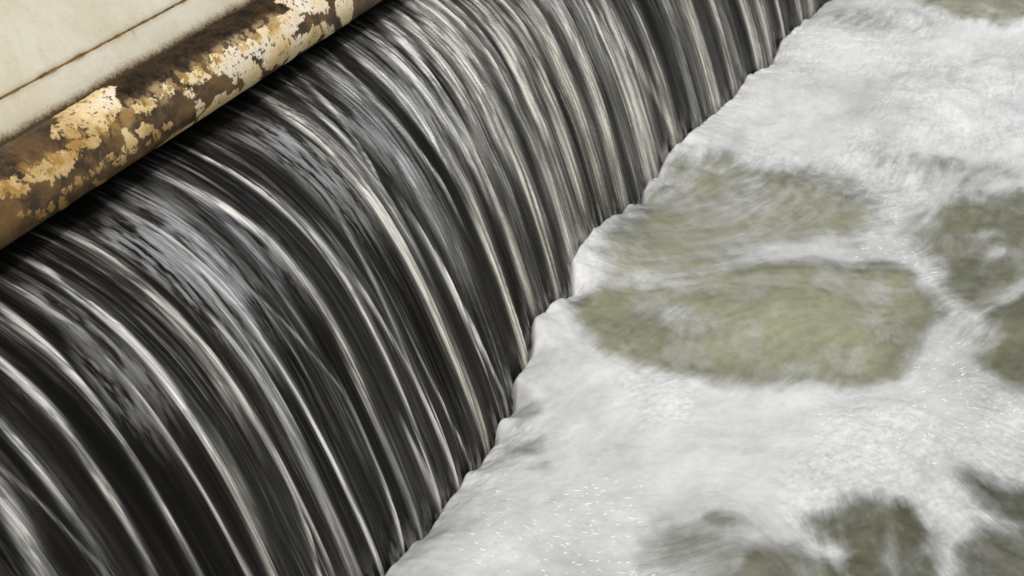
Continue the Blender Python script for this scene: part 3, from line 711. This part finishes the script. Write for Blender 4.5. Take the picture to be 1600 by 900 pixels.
def build_pool():
    X, Y = pool_grid(1.0)
    h, d = surface(X, Y)
    vx, vy = flow(X, Y)
    sf = strokes(vx, vy, X, Y, 7, 6, 0.0016)
    sm = strokes(vx, vy, X, Y, 8, 9, 0.0022, 2)
    sl = blur(strokes(vx, vy, X, Y, 9, 10, 0.004, 7), 3)
    hair = sf * 0.55 + sm * 0.65
    open_, dark = coverage(X, Y)
    cover = 1 - open_
    # the border of every opening is combed into strands by the current
    border = np.clip(open_ * (1 - open_) * 4, 0, 1)
    cover = cover + 0.42 * (fbm(X * 22, Y * 18, 181, 5, 0.62) - 0.5) * smooth(0.0, 0.3, open_) + (0.035 * hair + 0.10 * sl) * (0.25 + border) * smooth(0.0, 0.25, open_)
    wisp = smooth(0.50, 0.78, fbm(X * 11 + 0.35 * fbm(X * 30, Y * 24, 184, 2), Y * 8, 185, 5, 0.62))
    cover = cover + 0.27 * wisp * open_ * (1 - 0.62 * smooth(0.5, 0.75, dark)) + 0.10 * border * (fbm(X * 60, Y * 50, 186, 3) - 0.5)
    thin = 0.05 * smooth(0.52, 0.72, fbm(X * 9, Y * 7, 160, 3)) * np.clip(sl, 0, 2)
    cover = np.clip(cover - thin, 0.02, 0.985)
    rough_zone = smooth(0.46, 0.62, fbm(X * 4.5, Y * 3.5, 170, 3))
    froth = fbm(X * 130, Y * 110, 175, 3) - 0.5
    calm = 0.35 + 0.65 * rough_zone
    frayed = smooth(-0.010, 0.010, d + 0.020 * (fbm(X * 150, Y * 130, 188, 3) - 0.45))
    cover = cover * frayed
    stroke = np.clip(0.55 + 0.085 * hair * calm + 0.06 * sl + 0.65 * froth * calm + 1.3 * (fbm(X * 8 + 1.2 * fbm(X * 5, Y * 4, 189, 2), Y * 6, 179, 5, 0.6) - 0.5) + 0.15 * smooth(2.6, 3.2, Y), 0, 1)
    lumps = fbm(X * 38, Y * 34, 176, 3) - 0.5
    relief = 0.00022 * hair * calm + 0.0002 * sl * calm + 0.0016 * froth * calm + 0.0035 * lumps * (0.3 + calm)
    relief = relief * (0.15 + 0.85 * smooth(0.2, 0.95, cover)) + 0.010 * (fbm(X * 34, Y * 30, 187, 4) - 0.5) * np.exp(-np.clip(d, 0, None) / 0.06)
    Z = h + 0.007 + relief
    me = grid_mesh('foam', X, Y, Z, {'cover': cover, 'stroke': stroke})
    link('foam', me, mat_foam(), kind='stuff', category='foam',
         label='pale grey churned foam spreading over the green pool from the foot of the waterfall')
    # water underneath
    step = 2
    X2, Y2, h2, d2 = X[::step, ::step], Y[::step, ::step], h[::step, ::step], dark[::step, ::step]
    st = np.clip(0.55 + (0.04 * sm + 0.08 * sl)[::step, ::step] + 0.8 * (fbm(X2 * 55, Y2 * 50, 177, 4, 0.65) - 0.5), 0, 1)
    rel = 0.0004 * (sm * 0.7 + sl)[::step, ::step] + 0.0035 * (fbm(X2 * 50, Y2 * 45, 178, 3) - 0.5)
    me = grid_mesh('pool_water', X2, Y2, h2 - 0.007 + rel, {'murk_shade': d2 + 1.2 * np.exp(-np.clip(d[::step, ::step], 0, None) / 0.02), 'stroke': st})  # crevice shade along the foot of the fall painted in as extra darkness
    pm = mat_pool()
    link('pool_water', me, pm, kind='structure')
    # the wider pool beyond, one sheet to the horizon, just under the detailed one
    gx = np.array([-0.06, 1.0, 1.85, 6.0, 40.0, 120.0]); gy = np.array([-80.0, -5.0, 0.55, 6.9, 30.0, 150.0])
    GX, GY = np.meshgrid(gx, gy, indexing='ij')
    me = grid_mesh('water', GX, GY, np.full_like(GX, -0.11), {'murk_shade': np.full_like(GX, 0.5), 'stroke': np.full_like(GX, 0.5)})
    link('water', me, pm, kind='structure')
    return X, Y, Z, vx, vy, cover

PXg, PYg, PZg, VX, VY, COVER = build_pool()

def build_glint_beads():
    """small glossy beads added for sun glints on the foam, drawn out along the current"""
    rng = np.random.RandomState(21)
    n, m = PXg.shape
    xs, ys = PXg[:, 0], PYg[0]
    nu, nv = 8, 5
    # unit ellipsoid
    th = np.linspace(0, 2 * np.pi, nu, endpoint=False); ph = np.linspace(0, np.pi, nv)
    V = []
    for p in ph[1:-1]:
        for t in th: V.append((math.cos(p), math.sin(p) * math.cos(t), math.sin(p) * math.sin(t)))
    V = np.array([(1, 0, 0)] + V + [(-1, 0, 0)])
    F = []
    for k in range(nu): F.append((0, 1 + k, 1 + (k + 1) % nu, 1 + (k + 1) % nu))
    for r in range(nv - 3):
        for k in range(nu):
            a = 1 + r * nu; F.append((a + k, a + nu + k, a + nu + (k + 1) % nu, a + (k + 1) % nu))
    a = 1 + (nv - 3) * nu
    for k in range(nu): F.append((a + k, len(V) - 1, len(V) - 1, a + (k + 1) % nu))
    allv, tris = [], []
    tri = []
    for f in F:
        q = list(dict.fromkeys(f))
        tri.append((q[0], q[1], q[2]))
        if len(q) == 4: tri.append((q[0], q[2], q[3]))
    tri = np.array(tri)
    count = 0
    # trains are clustered
    edge_x = np.interp(ys, CYD, 0.03 - 0.35 * CZD)
    field = lambda x, y: vnoise(np.array([x * 7.0]), np.array([y * 6.0]), 33)[0]
    tries = 0
    while count < 2000 and tries < 60000:
        tries += 1
        x = rng.uniform(0.0, 1.1); y = 1.35 + (4.3 - 1.35) * rng.rand() ** 1.5
        i = min(n - 1, int(np.searchsorted(xs, x))); j = min(m - 1, int(np.searchsorted(ys, y)))
        if x < edge_x[j] + 0.05 or COVER[i, j] < 0.72 or field(x, y) < rng.uniform(0.5, 0.85) or PZg[i, j] < PZg[max(0, i - 12), j] - 0.003: continue
        L = rng.uniform(0.0015, 0.0055) * (1 if rng.rand() < 0.85 else 1.8); W = rng.uniform(0.00045, 0.0010) * (1 + 0.25 * (y - 1.3))
        if y > 2.7: L *= 0.5; W *= 1.2
        dx, dy = VX[i, j], VY[i, j]
        a = rng.normal(0, 0.25); dx, dy = dx * math.cos(a) - dy * math.sin(a), dx * math.sin(a) + dy * math.cos(a)
        P = V * np.array([L, W, W * 0.7])
        bend = P[:, 0] ** 2 * rng.uniform(-40, 40)
        px = x + P[:, 0] * dx - (P[:, 1] + bend) * dy
        py = y + P[:, 0] * dy + (P[:, 1] + bend) * dx
        pz = PZg[i, j] + 0.0004 + P[:, 2]
        allv.append(np.stack([px, py, pz], -1)); tris.append(tri + count * len(V)); count += 1
    co = np.concatenate(allv).astype(np.float32); ft = np.concatenate(tris).astype(np.int32)
    me = bpy.data.meshes.new('glint_beads')
    me.vertices.add(len(co)); me.vertices.foreach_set('co', co.ravel())
    me.loops.add(ft.size); me.loops.foreach_set('vertex_index', ft.ravel())
    me.polygons.add(len(ft)); me.polygons.foreach_set('loop_start', np.arange(0, ft.size, 3, dtype=np.int32))
    me.polygons.foreach_set('use_smooth', np.ones(len(ft), dtype=bool))
    me.update(calc_edges=True)
    link('glint_beads', me, mat_glint_bead(), kind='stuff', category='glint_beads',
         label='tiny bright drawn-out beads added as glints on the foam')

build_glint_beads()

# ------------------------------------------------------------------ rusty pipe along the lip
PIPE_X, PIPE_Z, PIPE_R = -0.4425, 0.6141, 0.05595

def build_pipe():
    yc = spaced([(-1.2, 1.0, 0.05, 0.004), (1.0, 2.6, 0.0011, 0.0016), (2.6, 9.0, 0.004, 0.06)])
    th = np.concatenate([np.linspace(-1.5, 2.6, 330, endpoint=False), np.linspace(2.6, 2 * np.pi - 1.5, 40)])
    Y, TH = np.meshgrid(yc, th, indexing='ij')
    u, v = Y, TH * PIPE_R
    # jagged edges: warp the patch outlines, more so along the fall line
    wy = (fbm(u * 110, v * 110, 201, 4, 0.65) - 0.5) * 0.011
    wt = (fbm(u * 140, v * 70, 211, 4, 0.65) - 0.5) * 0.013
    paint = np.zeros_like(Y)
    jag = fbm(u * 260, v * 260, 221, 3) - 0.5
    for poly, mval in PAINT + [([(1.375, 1.45), (1.40, 2.4), (1.49, 2.4), (1.495, 1.6), (1.46, 1.25), (1.42, 1.3)], 1)]:
        pp = [(a, b * PIPE_R) for a, b in poly]
        pa = np.array(pp); lo = pa.min(0) - 0.03; hi = pa.max(0) + 0.03
        i = np.where((yc > lo[0]) & (yc < hi[0]))[0]; j = np.where((th * PIPE_R > lo[1]) & (th * PIPE_R < hi[1]))[0]
        if len(i) == 0 or len(j) == 0: continue
        s = np.ix_(i, j)
        sd = poly_sdf((u + wy)[s], (v + wt)[s], pp) + jag[s] * 0.0075 - 0.0020
        g = smooth(0.0006, -0.0006, sd)
        if mval < 0.95:      # worn, speckled patches
            g = g * smooth(0.62 - 0.5 * mval, 0.74 - 0.5 * mval, fbm(u[s] * 120, v[s] * 120, 231, 4, 0.65) + 0.0)
        paint[s] = np.maximum(paint[s], g)
    out = np.clip(smooth(1.12, 1.0, Y) + smooth(2.2, 2.35, Y), 0, 1)
    proc = smooth(0.54, 0.56, fbm(u * 14, v * 30, 241, 5, 0.6)) * smooth(2.0, 1.2, TH)
    paint = np.maximum(paint, proc * out)
    chips = smooth(0.69, 0.72, fbm(u * 160, v * 150, 251, 3))
    paint = paint * (1 - 0.9 * chips)
    # blistered remains of paint on the shoulder of the pipe
    worn = smooth(0.49, 0.62, fbm(u * 70, v * 70, 255, 5, 0.7)) * smooth(0.35, 0.7, TH) * smooth(1.15, 0.85, TH)
    worn = worn * smooth(0.30, 0.50, fbm(u * 12, v * 20, 256, 2))
    paint = np.maximum(paint, 0.75 * worn)
    gold = np.clip(0.6 * worn + smooth(1.75, 1.12, Y) * 0.75 + (fbm(u * 20, v * 20, 261, 3) - 0.35) * 0.7 + 0.25 * smooth(0.5, -0.3, TH), 0, 1)
    gold = gold * (1 - 0.9 * np.exp(-((Y - 1.46) / 0.07) ** 2 - ((TH - 1.35) / 0.45) ** 2))
    crust_lo = 1.08 + 0.30 * (fbm(u * 18, v * 0, 271, 3) - 0.5)
    crust = smooth(crust_lo - 0.18, crust_lo + 0.25, TH + 0.5 * (fbm(u * 70, v * 70, 281, 3) - 0.5)) * smooth(-1.5, -1.0, TH)
    crust = crust * (0.45 + 0.55 * smooth(1.40, 1.52, Y))
    # more golden paint and dark crust towards the underside
    lump = fbm(u * 60, v * 60, 291, 4, 0.6) - 0.5
    r = PIPE_R + 0.0006 * paint + 0.0012 * (fbm(u * 25, v * 25, 295, 3) - 0.5) + crust * (0.0080 * lump + 0.0030)
    X = PIPE_X + r * np.cos(TH); Z = PIPE_Z + r * np.sin(TH)
    me = grid_mesh('rusty_pipe', X, Y, Z, {'paint': paint, 'gold': gold, 'crust': crust})
    link('rusty_pipe', me, mat_pipe(), category='pipe',
         label='thick rusty brown pipe with flaking cream paint lying along the lip of the waterfall')

build_pipe()

# ------------------------------------------------------------------ cream stone slabs above the pipe
LEAN = R(35)
BX, BZ = PIPE_X - 0.035, PIPE_Z - 0.06

def slab(name, s0, s1, joint_at, label, foot=False):
    """a long leaning slab with rounded edges; s runs up the face"""
    r = 0.0025; th = 0.09
    prof = [(s0, -th)]
    for k in range(6):
        a = math.pi / 2 * k / 5; prof.append((s0 + r - r * math.cos(a), -r + r * math.sin(a)))
    for s in np.linspace(s0 + r, s1 - r, 40)[1:-1]: prof.append((s, 0.0))
    for k in range(6):
        a = math.pi / 2 * k / 5; prof.append((s1 - r + r * math.sin(a), -r + r * math.cos(a)))
    prof.append((s1, -th)); prof.append((s0, -th))
    prof = np.array(prof)
    yc = spaced([(-1.2, 1.1, 0.1, 0.01), (1.1, 2.3, 0.003, 0.004), (2.3, 9.0, 0.01, 0.1)])
    Y, Sx = np.meshgrid(yc, prof[:, 0], indexing='ij'); _, D = np.meshgrid(yc, prof[:, 1], indexing='ij')
    near = np.exp(-np.abs(Sx - joint_at) / 0.006)
    Sx = Sx + (fbm(Y * 60, Sx * 0 + s0 * 7, 301, 4, 0.6) - 0.5) * 0.0030 * near * (D > -0.02)
    D = D + (fbm(Y * 30, Sx * 30, 311, 4) - 0.5) * 0.0012 * (D > -0.02)
    sn, cs = math.sin(LEAN), math.cos(LEAN)
    X = BX - sn * Sx + cs * D; Z = BZ + cs * Sx + sn * D
    me = grid_mesh(name, X, Y, Z, {'joint': np.minimum(np.abs(Sx - joint_at), np.hypot((Y - 1.686) * 1.6, np.clip(np.abs(Sx - joint_at) - 0.010, 0, None)) + 0.001), 'foot': (Sx - 0.094) if foot else np.full_like(Sx, 0.5)})
    return link(name, me, mat_slab(foot), category='stone slab', kind='thing', label=label)

JOINT = 0.149
low = slab('stone_slab', -0.09, JOINT - 0.0009, JOINT, 'narrow cream stone slab between the rusty pipe and the stained joint', True)
up = slab('stone_slab', JOINT + 0.0009, 0.75, JOINT, 'upper cream stone slab above the brown stained joint')

def mortar():
    yc = spaced([(-1.2, 1.1, 0.1, 0.01), (1.1, 2.3, 0.002, 0.003), (2.3, 9.0, 0.01, 0.1)])
    sc = np.linspace(JOINT - 0.0015, JOINT + 0.0015, 5)
    Y, Sx = np.meshgrid(yc, sc, indexing='ij')
    D = -0.0012 + (fbm(Y * 120, Sx * 400, 321, 4, 0.6) - 0.5) * 0.0028
    sn, cs = math.sin(LEAN), math.cos(LEAN)
    me = grid_mesh('mortar_joint', BX - sn * Sx + cs * D, Y, BZ + cs * Sx + sn * D)
    link('mortar_joint', me, mat_mortar(), parent=low)
mortar()
